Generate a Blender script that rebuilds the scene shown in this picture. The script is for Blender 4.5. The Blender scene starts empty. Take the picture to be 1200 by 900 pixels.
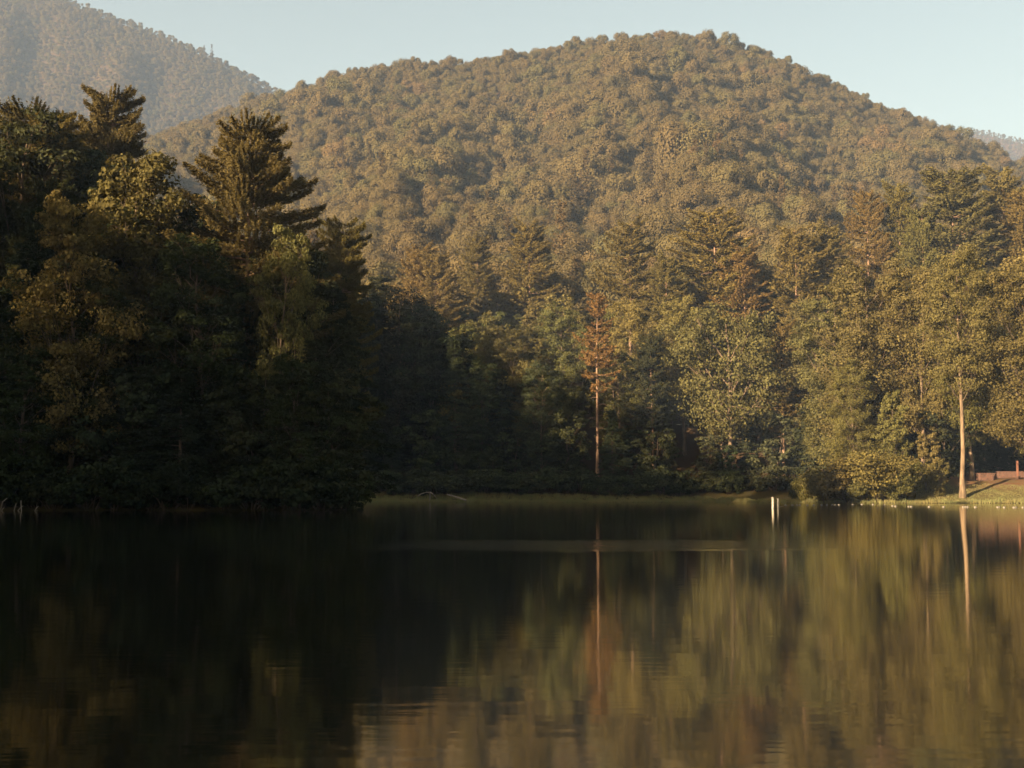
import bpy, math
import numpy as np

SC = bpy.context.scene
COL = SC.collection
R = np.random.default_rng(7)
PI = math.pi

# ------------------------------------------------------------------ camera geometry
F = 1500.0                      # focal length in photo pixels (1200 px wide)
CAMH = 1.0
PITCH = math.atan(133.0 / F)
CP, SP = math.cos(PITCH), math.sin(PITCH)


def at(px, py, Y):
    """point at forward distance Y seen in direction (px, py)"""
    u, v = (px - 600) / F, (450 - py) / F
    k = Y / (CP - v * SP)
    return u * k, CAMH + (SP + v * CP) * k


# sun: low, behind the camera to the left
SUN_A = math.radians(45)
SUN_E = math.radians(14)
TE = math.tan(SUN_E)
SH = np.array([-math.sin(SUN_A), -math.cos(SUN_A)])
SU = np.array([math.cos(SUN_A), -math.sin(SUN_A)])


# ------------------------------------------------------------------ object helpers
def mesh_np(name, verts, quads=None, tris=None, mats=(), smooth=False, mat_idx=None):
    me = bpy.data.meshes.new(name)
    verts = np.asarray(verts, dtype=np.float32)
    me.vertices.add(len(verts))
    me.vertices.foreach_set('co', verts.ravel())
    loops, starts = [], []
    n = 0
    if quads is not None and len(quads):
        q = np.asarray(quads, dtype=np.int32)
        loops.append(q.ravel())
        starts.append(np.arange(len(q), dtype=np.int32) * 4)
        n = q.size
    if tris is not None and len(tris):
        t = np.asarray(tris, dtype=np.int32)
        loops.append(t.ravel())
        starts.append(np.arange(len(t), dtype=np.int32) * 3 + n)
    if loops:
        L = np.concatenate(loops)
        S = np.concatenate(starts)
        me.loops.add(len(L))
        me.loops.foreach_set('vertex_index', L)
        me.polygons.add(len(S))
        me.polygons.foreach_set('loop_start', S)
        if mat_idx is not None:
            me.polygons.foreach_set('material_index', np.asarray(mat_idx, dtype=np.int32))
        me.polygons.foreach_set('use_smooth', np.full(len(S), smooth))
    for m in mats:
        me.materials.append(m)
    me.update(calc_edges=True)
    return me


def link(name, data, parent=None):
    o = bpy.data.objects.new(name, data)
    COL.objects.link(o)
    if parent is not None:
        o.parent = parent
    return o


def tag(o, label=None, cat=None, group=None, kind=None):
    if label:
        o['label'] = label
    if cat:
        o['category'] = cat
    if group:
        o['group'] = group
    if kind:
        o['kind'] = kind
    return o


class Geo:
    """collects tubes, boxes and lathe-like shapes into one mesh"""

    def __init__(self):
        self.v, self.q, self.t, self.n = [], [], [], 0

    def add(self, v, q=(), t=()):
        v = np.asarray(v, float)
        if len(q):
            self.q.append(np.asarray(q) + self.n)
        if len(t):
            self.t.append(np.asarray(t) + self.n)
        self.v.append(v)
        self.n += len(v)

    def tube(self, pts, rad, sides=6, cap=False, rough=0.0):
        pts = np.asarray(pts, float)
        rad = np.asarray(rad, float)
        m = len(pts)
        d = np.gradient(pts, axis=0)
        d /= np.linalg.norm(d, axis=1, keepdims=True) + 1e-9
        ref = np.where(np.abs(d[:, 2:3]) > 0.9, np.array([[1.0, 0, 0]]), np.array([[0, 0, 1.0]]))
        a = np.cross(d, ref)
        a /= np.linalg.norm(a, axis=1, keepdims=True)
        # keep the frame from flipping
        for i in range(1, m):
            p = a[i - 1] - d[i] * np.dot(a[i - 1], d[i])
            a[i] = p / (np.linalg.norm(p) + 1e-9)
        b = np.cross(d, a)
        ang = np.arange(sides) * 2 * PI / sides
        ring = (a[:, None, :] * np.cos(ang)[None, :, None] + b[:, None, :] * np.sin(ang)[None, :, None])
        rr = np.broadcast_to(rad[:, None], (m, sides)).copy()
        if rough:
            rr *= 1 + rough * (R.random((m, sides)) - .5)
        V = pts[:, None, :] + ring * rr[:, :, None]
        i = np.arange(m - 1)[:, None] * sides
        j = np.arange(sides)[None, :]
        k = (j + 1) % sides
        Q = np.stack([i + j, i + k, i + sides + k, i + sides + j], -1).reshape(-1, 4)
        T = []
        V = V.reshape(-1, 3)
        if cap:
            V = np.vstack([V, pts[0], pts[-1]])
            n0 = m * sides
            for jj in range(sides):
                kk = (jj + 1) % sides
                T.append((n0, kk, jj))
                T.append((n0 + 1, (m - 1) * sides + jj, (m - 1) * sides + kk))
        self.add(V, Q, T)

    def box(self, c, s, rz=0.0, jit=0.0):
        c = np.asarray(c, float)
        s = np.asarray(s, float) / 2
        co = np.array([(x, y, z) for z in (-1, 1) for y in (-1, 1) for x in (-1, 1)], float) * s
        if jit:
            co += (R.random(co.shape) - .5) * jit
        cr, sr = math.cos(rz), math.sin(rz)
        co = np.stack([co[:, 0] * cr - co[:, 1] * sr, co[:, 0] * sr + co[:, 1] * cr, co[:, 2]], 1) + c
        self.add(co, [(0, 2, 3, 1), (4, 5, 7, 6), (0, 1, 5, 4), (2, 6, 7, 3), (0, 4, 6, 2), (1, 3, 7, 5)])

    def mesh(self, name, mats=(), smooth=False):
        V = np.vstack(self.v)
        Q = np.vstack(self.q) if self.q else None
        T = np.vstack(self.t) if self.t else None
        return mesh_np(name, V, Q, T, mats, smooth)


def unit(n, rng):
    v = rng.normal(size=(n, 3))
    return v / np.linalg.norm(v, axis=1, keepdims=True)


def norm(v):
    return v / (np.linalg.norm(v, axis=-1, keepdims=True) + 1e-9)


def cards(c, nrm, axis, length, width):
    """diamond shaped leaf faces"""
    nrm = norm(nrm)
    a = norm(axis - nrm * (axis * nrm).sum(1, keepdims=True))
    b = np.cross(nrm, a)
    L = length[:, None] * 0.5
    W = width[:, None] * 0.5
    V = np.stack([c - a * L, c + b * W - a * L * .15, c + a * L, c - b * W - a * L * .15], 1).reshape(-1, 3)
    Q = np.arange(len(c) * 4).reshape(-1, 4)
    return V, Q


# ------------------------------------------------------------------ materials
def new_mat(name):
    m = bpy.data.materials.new(name)
    m.use_nodes = True
    nt = m.node_tree
    nt.nodes.clear()
    out = nt.nodes.new('ShaderNodeOutputMaterial')
    return m, nt, out


def N(nt, typ, **kw):
    n = nt.nodes.new(typ)
    for k, v in kw.items():
        setattr(n, k, v)
    return n


def mixc(nt, a, b, fac, mode='MIX'):
    n = nt.nodes.new('ShaderNodeMix')
    n.data_type = 'RGBA'
    n.blend_type = mode
    for sock, val in ((0, fac), (6, a), (7, b)):
        if hasattr(val, 'is_linked'):
            nt.links.new(val, n.inputs[sock])
        else:
            n.inputs[sock].default_value = val if sock == 0 else (*val, 1)
    return n.outputs[2]


def maprange(nt, val, a, b, c=0.0, d=1.0, smooth=False):
    n = nt.nodes.new('ShaderNodeMapRange')
    if smooth:
        n.interpolation_type = 'SMOOTHSTEP'
    nt.links.new(val, n.inputs[0])
    for i, x in enumerate((a, b, c, d)):
        n.inputs[i + 1].default_value = x
    return n.outputs[0]


def math_n(nt, op, a, b=None):
    n = nt.nodes.new('ShaderNodeMath')
    n.operation = op
    for i, x in enumerate((a, b)):
        if x is None:
            continue
        if hasattr(x, 'is_linked'):
            nt.links.new(x, n.inputs[i])
        else:
            n.inputs[i].default_value = x
    return n.outputs[0]


def foliage_shader(nt, out, col, transl=0.3, tcol=(1.15, 1.05, .6)):
    d = N(nt, 'ShaderNodeBsdfDiffuse')
    t = N(nt, 'ShaderNodeBsdfTranslucent')
    nt.links.new(col, d.inputs[0])
    nt.links.new(mixc(nt, col, tcol, 1.0, 'MULTIPLY'), t.inputs[0])
    m = N(nt, 'ShaderNodeMixShader')
    m.inputs[0].default_value = transl
    nt.links.new(d.outputs[0], m.inputs[1])
    nt.links.new(t.outputs[0], m.inputs[2])
    nt.links.new(m.outputs[0], out.inputs[0])


def leaf_mat(name, dead=(0.085, 0.066, 0.028), dead_amt=.1):
    """leaf colour comes from the tree's own object colour, varied leaf by leaf"""
    m, nt, out = new_mat(name)
    oi = N(nt, 'ShaderNodeObjectInfo')
    ge = N(nt, 'ShaderNodeNewGeometry')
    v = maprange(nt, ge.outputs['Random Per Island'], 0, 1, .62, 1.38)
    c = N(nt, 'ShaderNodeVectorMath', operation='SCALE')
    nt.links.new(oi.outputs['Color'], c.inputs[0])
    nt.links.new(v, c.inputs[3])
    # patches of yellower leaves through the crown
    tc = N(nt, 'ShaderNodeTexCoord')
    nz = N(nt, 'ShaderNodeTexNoise')
    nz.inputs['Scale'].default_value = .35
    nz.inputs['Detail'].default_value = 2
    nt.links.new(tc.outputs['Object'], nz.inputs['Vector'])
    f = maprange(nt, nz.outputs[0], .45, .75, 0, dead_amt * 1.6, True)
    col = mixc(nt, c.outputs[0], dead, f)
    foliage_shader(nt, out, col)
    return m


def palette_leaf_mat(name, pal, val=(.88, 1.12)):
    """distant crowns: each tree takes its colour from a palette"""
    m, nt, out = new_mat(name)
    oi = N(nt, 'ShaderNodeObjectInfo')
    ge = N(nt, 'ShaderNodeNewGeometry')
    cr = N(nt, 'ShaderNodeValToRGB')
    cr.color_ramp.interpolation = 'LINEAR'
    el = cr.color_ramp.elements
    el[0].position, el[0].color = 0, (*pal[0], 1)
    el[1].position, el[1].color = 1, (*pal[-1], 1)
    for i, c in enumerate(pal[1:-1]):
        e = el.new((i + 1) / (len(pal) - 1))
        e.color = (*c, 1)
    st = N(nt, 'ShaderNodeTexNoise')          # stands of like trees
    st.inputs['Scale'].default_value = .011
    st.inputs['Detail'].default_value = 3
    nt.links.new(oi.outputs['Location'], st.inputs['Vector'])
    nt.links.new(math_n(nt, 'ADD', math_n(nt, 'MULTIPLY', oi.outputs['Random'], .5), maprange(nt, st.outputs[0], .3, .7, 0, .5)), cr.inputs[0])
    v = maprange(nt, ge.outputs['Random Per Island'], 0, 1, *val)
    c = N(nt, 'ShaderNodeVectorMath', operation='SCALE')
    nt.links.new(cr.outputs[0], c.inputs[0])
    nt.links.new(v, c.inputs[3])
    foliage_shader(nt, out, c.outputs[0], .25)
    return m


def bark_mat(name, c1, c2, scale=3.0, rough=.9):
    m, nt, out = new_mat(name)
    b = N(nt, 'ShaderNodeBsdfPrincipled')
    tc = N(nt, 'ShaderNodeTexCoord')
    mp = N(nt, 'ShaderNodeMapping')
    mp.inputs['Scale'].default_value = (scale, scale, scale * .25)
    nt.links.new(tc.outputs['Object'], mp.inputs[0])
    nz = N(nt, 'ShaderNodeTexNoise')
    nz.inputs['Scale'].default_value = 1.0
    nz.inputs['Detail'].default_value = 5
    nt.links.new(mp.outputs[0], nz.inputs['Vector'])
    f = maprange(nt, nz.outputs[0], .35, .65, 0, 1, True)
    nt.links.new(mixc(nt, c1, c2, f), b.inputs['Base Color'])
    b.inputs['Roughness'].default_value = rough
    b.inputs['Specular IOR Level'].default_value = .2
    bp = N(nt, 'ShaderNodeBump')
    bp.inputs['Strength'].default_value = .6
    bp.inputs['Distance'].default_value = .05
    nt.links.new(nz.outputs[0], bp.inputs['Height'])
    nt.links.new(bp.outputs[0], b.inputs['Normal'])
    nt.links.new(b.outputs[0], out.inputs[0])
    return m


M_LEAF = leaf_mat('broad_leaf')
M_NEEDLE = leaf_mat('pine_needle', (0.100, 0.074, 0.029), .18)
M_HEM = leaf_mat('hemlock_needle', (0.036, 0.036, 0.018), .2)
M_BARK = bark_mat('grey_bark', (0.07, 0.05, 0.034), (0.15, 0.108, 0.072))
M_TANBARK = bark_mat('tan_bark', (0.075, 0.053, 0.034), (0.165, 0.118, 0.074), 2.2)
M_PINEBARK = bark_mat('pine_bark', (0.12, 0.074, 0.049), (0.24, 0.155, 0.104))
M_DEADWOOD = bark_mat('bleached_wood', (0.15, 0.125, 0.10), (0.24, 0.20, 0.165))
M_DARKBARK = bark_mat('dark_shaded_bark', (0.05, 0.036, 0.026), (0.11, 0.08, 0.055))  # dark bark, also used in place of shade on bank trunks
FARPAL = [(.068, .060, .029), (.084, .071, .034), (.100, .076, .036), (.086, .069, .033), (.106, .084, .038), (.088, .081, .035),
          (.114, .081, .038), (.122, .085, .041)]
M_FAR = palette_leaf_mat('hillside_leaf', FARPAL)
M_FARPINE = palette_leaf_mat('hillside_needle', [(.085, .055, .025), (.062, .05, .026), (.10, .064, .028)])


# ------------------------------------------------------------------ tree shapes
def broadleaf(seed, H, cb, W, r0, lobes=22, sub=9, leaves=42, leaf=.45, top=.6, lean=0.0, fork=False, lowlimbs=0, wobble=1.0):
    """returns (trunk mesh, crown mesh)"""
    rng = np.random.default_rng(seed)
    zb = cb * H
    g = Geo()
    gl = Geo()
    m = 11
    zz = np.linspace(-.4, .9 * H, m)
    wob = np.cumsum(rng.normal(0, (.10 + .004 * H) * wobble, (m, 2)), 0) * (zz[:, None] > .15 * H)
    tr = np.column_stack([wob[:, 0] + lean * zz, wob[:, 1], zz])
    rad = r0 * (1 - .85 * np.linspace(0, 1, m) ** .9)
    rad[0] *= 1.5
    g.tube(tr, rad, 9, rough=.12)

    def axis_at(z):
        return np.array([np.interp(z, zz, tr[:, 0]), np.interp(z, zz, tr[:, 1]), z])

    def prof(t):
        s = np.clip(t, 0, 1)
        p = s ** .55 * (1 - s) ** top
        return p / ((.55 / (.55 + top)) ** .55 * (top / (.55 + top)) ** top)

    # lobes of the crown
    k = lobes
    t = (np.arange(k) + rng.random(k)) / k
    t = .06 + .88 * t
    az = np.arange(k) * 2.4 + rng.normal(0, .5, k)
    rr = W / 2 * prof(t) * rng.uniform(.32, .86, k)
    rl = W * rng.uniform(.15, .23, k) * (.75 + .4 * (1 - t))
    cen = np.column_stack([np.cos(az) * rr, np.sin(az) * rr, zb + t * (H - zb) - rl * .5])
    for i in range(k):
        cen[i, :2] += axis_at(cen[i, 2])[:2]
    for i in range(k):
        hd = np.linalg.norm(cen[i, :2] - axis_at(cen[i, 2])[:2])
        z0 = max(zb * .82, cen[i, 2] - (.75 + .3 * rng.random()) * hd - .05 * H)
        p0 = axis_at(z0)
        p3 = cen[i] + np.array([0, 0, rl[i] * .3])
        p1 = p0 + (p3 - p0) * np.array([.45, .45, .25])
        s = np.linspace(0, 1, 6)[:, None]
        path = (1 - s) ** 2 * p0 + 2 * s * (1 - s) * p1 + s * s * p3
        path[1:-1] += rng.normal(0, .02 * hd + .02, (4, 3))
        r1 = min(.42 * r0, .03 + .035 * hd) * (1.0 if fork else .62)
        (g if fork else gl).tube(path, r1 * (1 - .8 * np.linspace(0, 1, 6)), 5)
        # twigs
        for q in range(3):
            e = cen[i] + unit(1, rng)[0] * rl[i] * .9
            st = path[3 + q % 2]
            gl.tube(np.array([st, st * .5 + e * .5 + rng.normal(0, .1, 3), e]), [r1 * .35, r1 * .25, .015], 4)
    for q in range(lowlimbs):      # bare dead limbs under the crown
        z0 = zb * rng.uniform(.45, .95)
        a = rng.uniform(0, 2 * PI)
        L = rng.uniform(.12, .26) * W
        s = np.linspace(0, 1, 5)
        p = axis_at(z0) + np.column_stack([np.cos(a) * L * s, np.sin(a) * L * s, L * (.25 * s + .3 * s * s)])
        p[1:] += rng.normal(0, .06 * L, (4, 3))
        g.tube(p, .09 * (1 - .8 * s), 5)
    nt_ = sum(len(q) for q in g.q)
    g.add(np.vstack(gl.v), np.vstack(gl.q))
    nq = sum(len(q) for q in g.q)
    trunk = mesh_np('trunk', np.vstack(g.v), np.vstack(g.q), None, (), True)
    mi = np.zeros(nq, np.int32)
    mi[nt_:] = 1
    trunk['split'] = nt_
    trunk.materials.append(None)
    trunk.materials.append(None)
    trunk.polygons.foreach_set('material_index', mi)
    # leaf clumps
    nc = k * sub
    d = unit(nc, rng)
    d[:, 2] = d[:, 2] * .8 + .18
    li = np.repeat(np.arange(k), sub)
    cc = cen[li] + d * (rl[li] * rng.uniform(.55, 1.05, nc))[:, None]
    rs = rl[li] * rng.uniform(.32, .55, nc)
    n = nc * leaves
    ci = np.repeat(np.arange(nc), leaves)
    dd = unit(n, rng)
    rad = rng.random(n) ** .4
    pos = cc[ci] + dd * (rs[ci] * rad)[:, None] * np.array([1.15, 1.15, .7])
    nr = dd * .6 + d[ci] * .55 + np.array([0, 0, .12]) + rng.normal(0, .4, (n, 3))
    ax = rng.normal(0, 1, (n, 3)) + np.array([0, 0, -.3])
    sz = leaf * rng.uniform(.6, 1.35, n)
    V, Q = cards(pos, nr, ax, sz, sz * rng.uniform(.55, .9, n))
    return trunk, mesh_np('crown', V, Q)


def conifer(seed, H, cb, W, r0, step=.85, limbs=5, dens=13, size=.8, rise=.12, droop=.0, tip=.25, gap=.12,
            peak=.3, flat=.7, stubs=0, topround=.75, leanx=0.0, topup=.5, wr=(.22, .4), vs=.1):
    rng = np.random.default_rng(seed)
    g = Geo()
    zb = cb * H
    m = 12
    zz = np.linspace(-.4, H * .985, m)
    wob = np.cumsum(rng.normal(0, .05, (m, 2)), 0)
    tr = np.column_stack([wob[:, 0] + leanx * zz, wob[:, 1], zz])
    rad = r0 * (1 - .93 * np.linspace(0, 1, m))
    rad[0] *= 1.35
    g.tube(tr, rad, 9, rough=.08)

    def axis_at(z):
        return np.array([np.interp(z, zz, tr[:, 0]), np.interp(z, zz, tr[:, 1]), z])

    P, NR, AX, SZ = [], [], [], []
    z = zb
    sector = rng.uniform(.55, 1.25, 5)
    while z < H * .985:
        t = (z - zb) / (H - zb)
        if t < peak:
            pr = .55 + .45 * (t / peak)
        else:
            pr = max(.2, ((1 - t) / (1 - peak))) ** topround
        k = limbs if t < .9 else 5
        a0 = rng.uniform(0, 2 * PI)
        for i in range(k):
            if rng.random() < gap * (1.4 - t):
                continue
            a = a0 + i * 2 * PI / k + rng.normal(0, .25)
            sc = sector[int((a % (2 * PI)) / (2 * PI) * 5) % 5]
            L = max(.5, W / 2 * pr * rng.uniform(.55, 1.12) * (sc if t < .85 else 1))
            up = rise + topup * max(0, t - .5) + rng.normal(0, .085)
            h = np.array([math.cos(a), math.sin(a), 0])
            lat = np.array([-h[1], h[0], 0])
            p0 = axis_at(z + rng.uniform(-.3, .3) * step)

            def path(s):
                s = np.asarray(s)[:, None]
                return p0 + h * (s * L) + np.array([0, 0, 1.]) * L * (up * s - droop * s * s + tip * s ** 3)
            s6 = np.linspace(0, 1, 5)
            r1 = .015 + .010 * L
            g.tube(path(s6), r1 * (1 - .8 * s6), 4)
            n = max(8, int(dens * L))
            s = .22 + .8 * rng.random(n) ** .75
            w = rng.normal(0, 1, n) * .17 * L * np.clip(1.25 - s, .2, 1)
            # side sprays grouped into a few fans
            fan = np.round(w / (.1 * L + .1)) * (.1 * L + .1)
            w = .65 * fan + .35 * w
            pos = path(s) + lat * w[:, None] + np.array([0, 0, 1.]) * rng.normal(.05, vs + .01 * L, n)[:, None]
            P.append(pos)
            ax = h * .8 + lat * (np.sign(w) * rng.uniform(.1, .9, n))[:, None] + np.array([0, 0, 1.]) * rng.normal(.35 - droop * 1.6, .3, n)[:, None]
            AX.append(ax)
            NR.append(np.array([0, 0, 1.]) * flat * .45 + rng.normal(0, .55, (n, 3)) + h * .45)
            SZ.append(size * rng.uniform(.55, 1.3, n) * (.75 + .25 * min(1, L / 3)))
        z += step * rng.uniform(.7, 1.3) * (1.0 if t < .7 else .5)
    # leader
    n = 40
    pos = axis_at(H * .975) + rng.normal(0, 1, (n, 3)) * np.array([.4, .4, .3])
    P.append(pos); NR.append(rng.normal(0, 1, (n, 3))); AX.append(rng.normal(0, .5, (n, 3)) + np.array([0, 0, 1.])); SZ.append(size * rng.uniform(.5, 1, n))
    for q in range(stubs):
        z0 = zb * rng.uniform(.55, 1.05)
        a = rng.uniform(0, 2 * PI)
        L = rng.uniform(.1, .3) * W
        s = np.linspace(0, 1, 5)
        p = axis_at(z0) + np.column_stack([np.cos(a) * L * s, np.sin(a) * L * s, L * (.1 * s - .22 * s * s)])
        p[1:] += rng.normal(0, .03 * L, (4, 3))
        g.tube(p, .05 * (1 - .8 * s), 4)
    trunk = g.mesh('trunk', (), True)
    P, NR, AX, SZ = np.vstack(P), np.vstack(NR), np.vstack(AX), np.concatenate(SZ)
    V, Q = cards(P, NR, AX, SZ, SZ * R.uniform(wr[0], wr[1], len(SZ)))
    return trunk, mesh_np('crown', V, Q)


def shrub(seed, H, W, lobes=9, sub=8, leaves=40, leaf=.32):
    rng = np.random.default_rng(seed)
    g = Geo()
    az = np.arange(lobes) * 2.4 + rng.normal(0, .3, lobes)
    rr = W / 2 * np.sqrt(rng.random(lobes)) * .78
    hh = H * (.14 + .58 * rng.random(lobes)) * (1 - .35 * (rr / (W / 2)) ** 2)
    cen = np.column_stack([np.cos(az) * rr, np.sin(az) * rr, hh])
    rl = np.minimum(hh * .9 + .25, W * rng.uniform(.15, .24, lobes))
    for i in range(lobes):
        p = np.array([[cen[i, 0] * .15, cen[i, 1] * .15, -.3], cen[i] * [.5, .5, .55], cen[i]])
        g.tube(p, [.06, .045, .02], 5)
    d = unit(lobes * sub, rng)
    d[:, 2] = d[:, 2] * .75 + .2
    li = np.repeat(np.arange(lobes), sub)
    cc = cen[li] + d * (rl[li] * rng.uniform(.5, 1.05, len(li)))[:, None]
    cc[:, 2] = np.maximum(cc[:, 2], .12)
    rs = rl[li] * rng.uniform(.3, .55, len(li))
    n = len(li) * leaves
    ci = np.repeat(np.arange(len(li)), leaves)
    dd = unit(n, rng)
    pos = cc[ci] + dd * (rs[ci] * rng.random(n) ** .4)[:, None] * np.array([1.25, 1.25, .65])
    pos[:, 2] = np.maximum(pos[:, 2], .03)
    nr = dd * .5 + d[ci] * .3 + np.array([0, 0, .5]) + rng.normal(0, .55, (n, 3))
    sz = leaf * rng.uniform(.6, 1.35, n)
    V, Q = cards(pos, nr, rng.normal(0, 1, (n, 3)), sz, sz * rng.uniform(.5, .85, n))
    return g.mesh('stems', (), True), mesh_np('foliage', V, Q)


# prototypes: kind -> list of (trunk mesh, crown mesh, nominal height, leaf material, bark material)
PROTO = {}


def proto(kind, pair, H, leafm, barkm):
    tr, cr = pair
    if len(tr.materials):
        tr.materials[0] = barkm
        tr.materials[1] = M_BARK if kind == 'oak' else M_DARKBARK
    else:
        tr.materials.append(barkm)
    cr.materials.append(leafm)
    PROTO.setdefault(kind, []).append((tr, cr, H))


for s in range(3):      # near the left bank: finer leaves
    proto('broad_near', broadleaf(10 + s, 28, .16, 11 + s, .34, 36, 11, 66, .32, (.5, .75, .6)[s]), 28, M_LEAF, M_DARKBARK)
for s in range(3):
    proto('pine_near', conifer(20 + s, 34, .12, 14 + s, .36, 1.05, 8, 200, .36, .02, 0, .14, .12, .40, .85, 0, .46, topup=.38, wr=(.18, .32)), 34, M_NEEDLE, M_PINEBARK)
for s in range(3):
    proto('hemlock', conifer(30 + s, 26, .03, 10.5 + s, .32, .7, 6, 62, .48, .10, .30, .06, .06, .18, .9, 0, .8), 26, M_HEM, M_DARKBARK)
for s in range(4):      # forest broadleaf at middle distance
    proto('broad', broadleaf(40 + s, 26, (.16, .22, .3, .12)[s], (12, 11, 13, 14)[s], .33, 28, 9, 56, .48, (.45, .6, .4, .5)[s], lowlimbs=1), 26, M_LEAF, M_BARK)
for s in range(4):      # tall forest broadleaf with finer leaves
    proto('tall_broad', broadleaf(45 + s, 38, (.14, .2, .1, .24)[s], (15, 14, 16, 17)[s], 0.42, 40, 10, 100, .33, (.5, .65, .4, .55)[s], lowlimbs=2), 38, M_LEAF, M_BARK)
for s in range(2):      # bank tree, leafy to the ground, bark darkened to stand for shade
    proto('bank_broad', broadleaf(145 + s, 38, .05, 16, .4, 46, 10, 80, .36, .55), 38, M_LEAF, M_DARKBARK)
for s in range(2):      # big bush down to the water
    proto('bush', shrub(95 + s, 9, 13, 26, 10, 62, .38), 9, M_LEAF, M_DARKBARK)
for s in range(2):      # tall poplar with a long clear stem
    proto('poplar', broadleaf(50 + s, 42, .45, 15, .48, 40, 9, 100, .31, .45, lowlimbs=5, wobble=.3), 42, M_LEAF, M_TANBARK)
for s in range(2):      # spreading oak, forked limbs showing
    proto('oak', broadleaf(60 + s, 26, .34, 19, .42, 32, 10, 66, .40, .38, lowlimbs=6, fork=True), 26, M_LEAF, M_BARK)
for s in range(4):      # white pine, stem showing through the tiers
    proto('pine', conifer(70 + s, 36, (.28, .34, .22, .3)[s], (15, 13, 16, 14)[s], .40, 1.25, 7, 70, .58, .02, 0, .24, .16, .34, .85, 5, .44, topup=.42), 36, M_NEEDLE, M_PINEBARK)
for s in range(1):      # thin old pine with dead lower limbs
    proto('thin_pine', conifer(80, 38, .48, 13.5, .42, 1.1, 5, 32, .66, .06, .0, .18, .2, .3, .8, 26, .7), 38, M_NEEDLE, M_PINEBARK)
for s in range(3):
    proto('shrub', shrub(90 + s, 3.2, 6.5, 11, 9, 46, .30), 3.2, M_LEAF, M_DARKBARK)
for s in range(3):      # understory
    proto('small_broad', broadleaf(100 + s, 12, .08, 8, .14, 18, 8, 42, .38, .5), 12, M_LEAF, M_DARKBARK)

# ------------------------------------------------------------------ terrain
LAKE = np.array([(-210, 20), (-120, 74), (-62, 93), (-42, 98.5), (-30, 101), (-22, 100), (-15.5, 101.5), (-13.4, 104), (-15.5, 112),
                 (-19, 130), (-25, 180), (-32, 240), (-34, 262), (-26, 271), (-8, 274), (15, 272), (38, 271), (48, 268), (53, 260),
                 (56, 244), (59, 232), (61, 224), (70, 221), (84, 219), (100, 214), (150, 190), (230, 120), (230, 10), (40, 2.0),
                 (0, 1.6), (-60, 2)], float)


def lake_sd(x, y):
    """signed distance to the shoreline, positive on land"""
    P = np.stack([x, y], -1)
    best = np.full(x.shape, 1e9)
    inside = np.zeros(x.shape, bool)
    for i in range(len(LAKE)):
        a, b = LAKE[i], LAKE[(i + 1) % len(LAKE)]
        ab = b - a
        t = np.clip(((P - a) @ ab) / (ab @ ab), 0, 1)
        d = np.linalg.norm(P - (a + t[..., None] * ab), axis=-1)
        best = np.minimum(best, d)
        c = (a[1] > y) != (b[1] > y)
        xi = a[0] + (y - a[1]) / (b[1] - a[1] + 1e-12) * ab[0]
        inside ^= c & (x < xi)
    return np.where(inside, -best, best)


def sst(a, b, x):
    t = np.clip((x - a) / (b - a), 0, 1)
    return t * t * (3 - 2 * t)


SIL = np.array([(-400, 250), (-200, 225), (0, 188), (100, 162), (180, 150), (250, 132), (340, 112), (400, 93), (480, 75), (560, 69), (640, 58), (680, 53),
                (740, 51), (820, 47), (880, 55), (920, 69), (960, 86), (1010, 107), (1060, 128), (1140, 162), (1200, 190), (1300, 220), (1600, 265)], float)
HY = np.array([0, 278, 300, 340, 385, 500, 700, 900, 1050, 1120, 1250, 1500], float)
HZ = np.array([0, 0, 6, 27, 48, 84, 168, 279, 365, 372, 300, 190], float)


def hill_z(x, y):
    yy = np.maximum(y, 1.0)
    tx = x / yy
    px = 600 + tx * F
    py = np.interp(px, SIL[:, 0], SIL[:, 1])
    v = (450 - py) / F
    tan = (SP + v * CP) / (CP - v * SP)
    crest = tan * 1080 - 17
    z0 = np.interp(yy, HY, HZ)
    k = crest / 368.0
    w = sst(380, 850, yy)
    z = z0 * (1 + (k - 1) * w)
    spur = 9 * np.sin(tx * 26 + yy * .006) + 5 * np.sin(tx * 51 - yy * .012 + 1.3) + 2.5 * np.sin(tx * 97 + yy * .02)
    return z + spur * sst(400, 600, yy) * (1 - .88 * sst(850, 1040, yy))


def ground_z(x, y):
    x = np.asarray(x, float)
    y = np.asarray(y, float)
    sd = lake_sd(x, y)
    wl = sst(0, 12, -0.118 * y - x) * sst(60, 90, y)
    wr = sst(-2, 14, x - .262 * y) * sst(150, 200, y)
    s = np.maximum(sd, 0)
    zc = .06 + .06 * np.minimum(s, 11) + .12 * np.maximum(s - 11, 0)
    zc = np.minimum(zc, 3.5)
    zl = .1 + .28 * s
    zl = np.minimum(zl, 22 + .04 * s)
    zr = .08 + .05 * np.minimum(s, 3) + .225 * np.clip(s - 3, 0, 18) + .06 * np.clip(s - 21, 0, 60)
    z = zc * (1 - wl) * (1 - wr) + zl * wl * (1 - wr) + zr * wr
    z = z + np.where(s > 2, .12 * np.sin(x * .7) * np.sin(y * .55 + 1), 0) * np.minimum(1, s / 8)
    z = np.where(sd < 0, np.maximum(-2.5, .06 + .22 * sd), z)
    far = 1 - sst(285, 400, y)
    return np.where(sd < 0, z, z * far) + hill_z(x, y)


def gz(x, y):
    return float(ground_z(np.array([x]), np.array([y]))[0])


def grid_mesh(name, X, Y, Z, mats):
    ny, nx = X.shape
    V = np.stack([X, Y, Z], -1).reshape(-1, 3)
    i = np.arange(ny - 1)[:, None] * nx
    j = np.arange(nx - 1)[None, :]
    Q = np.stack([i + j, i + j + 1, i + nx + j + 1, i + nx + j], -1).reshape(-1, 4)
    return mesh_np(name, V, Q, None, mats, True)


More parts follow.
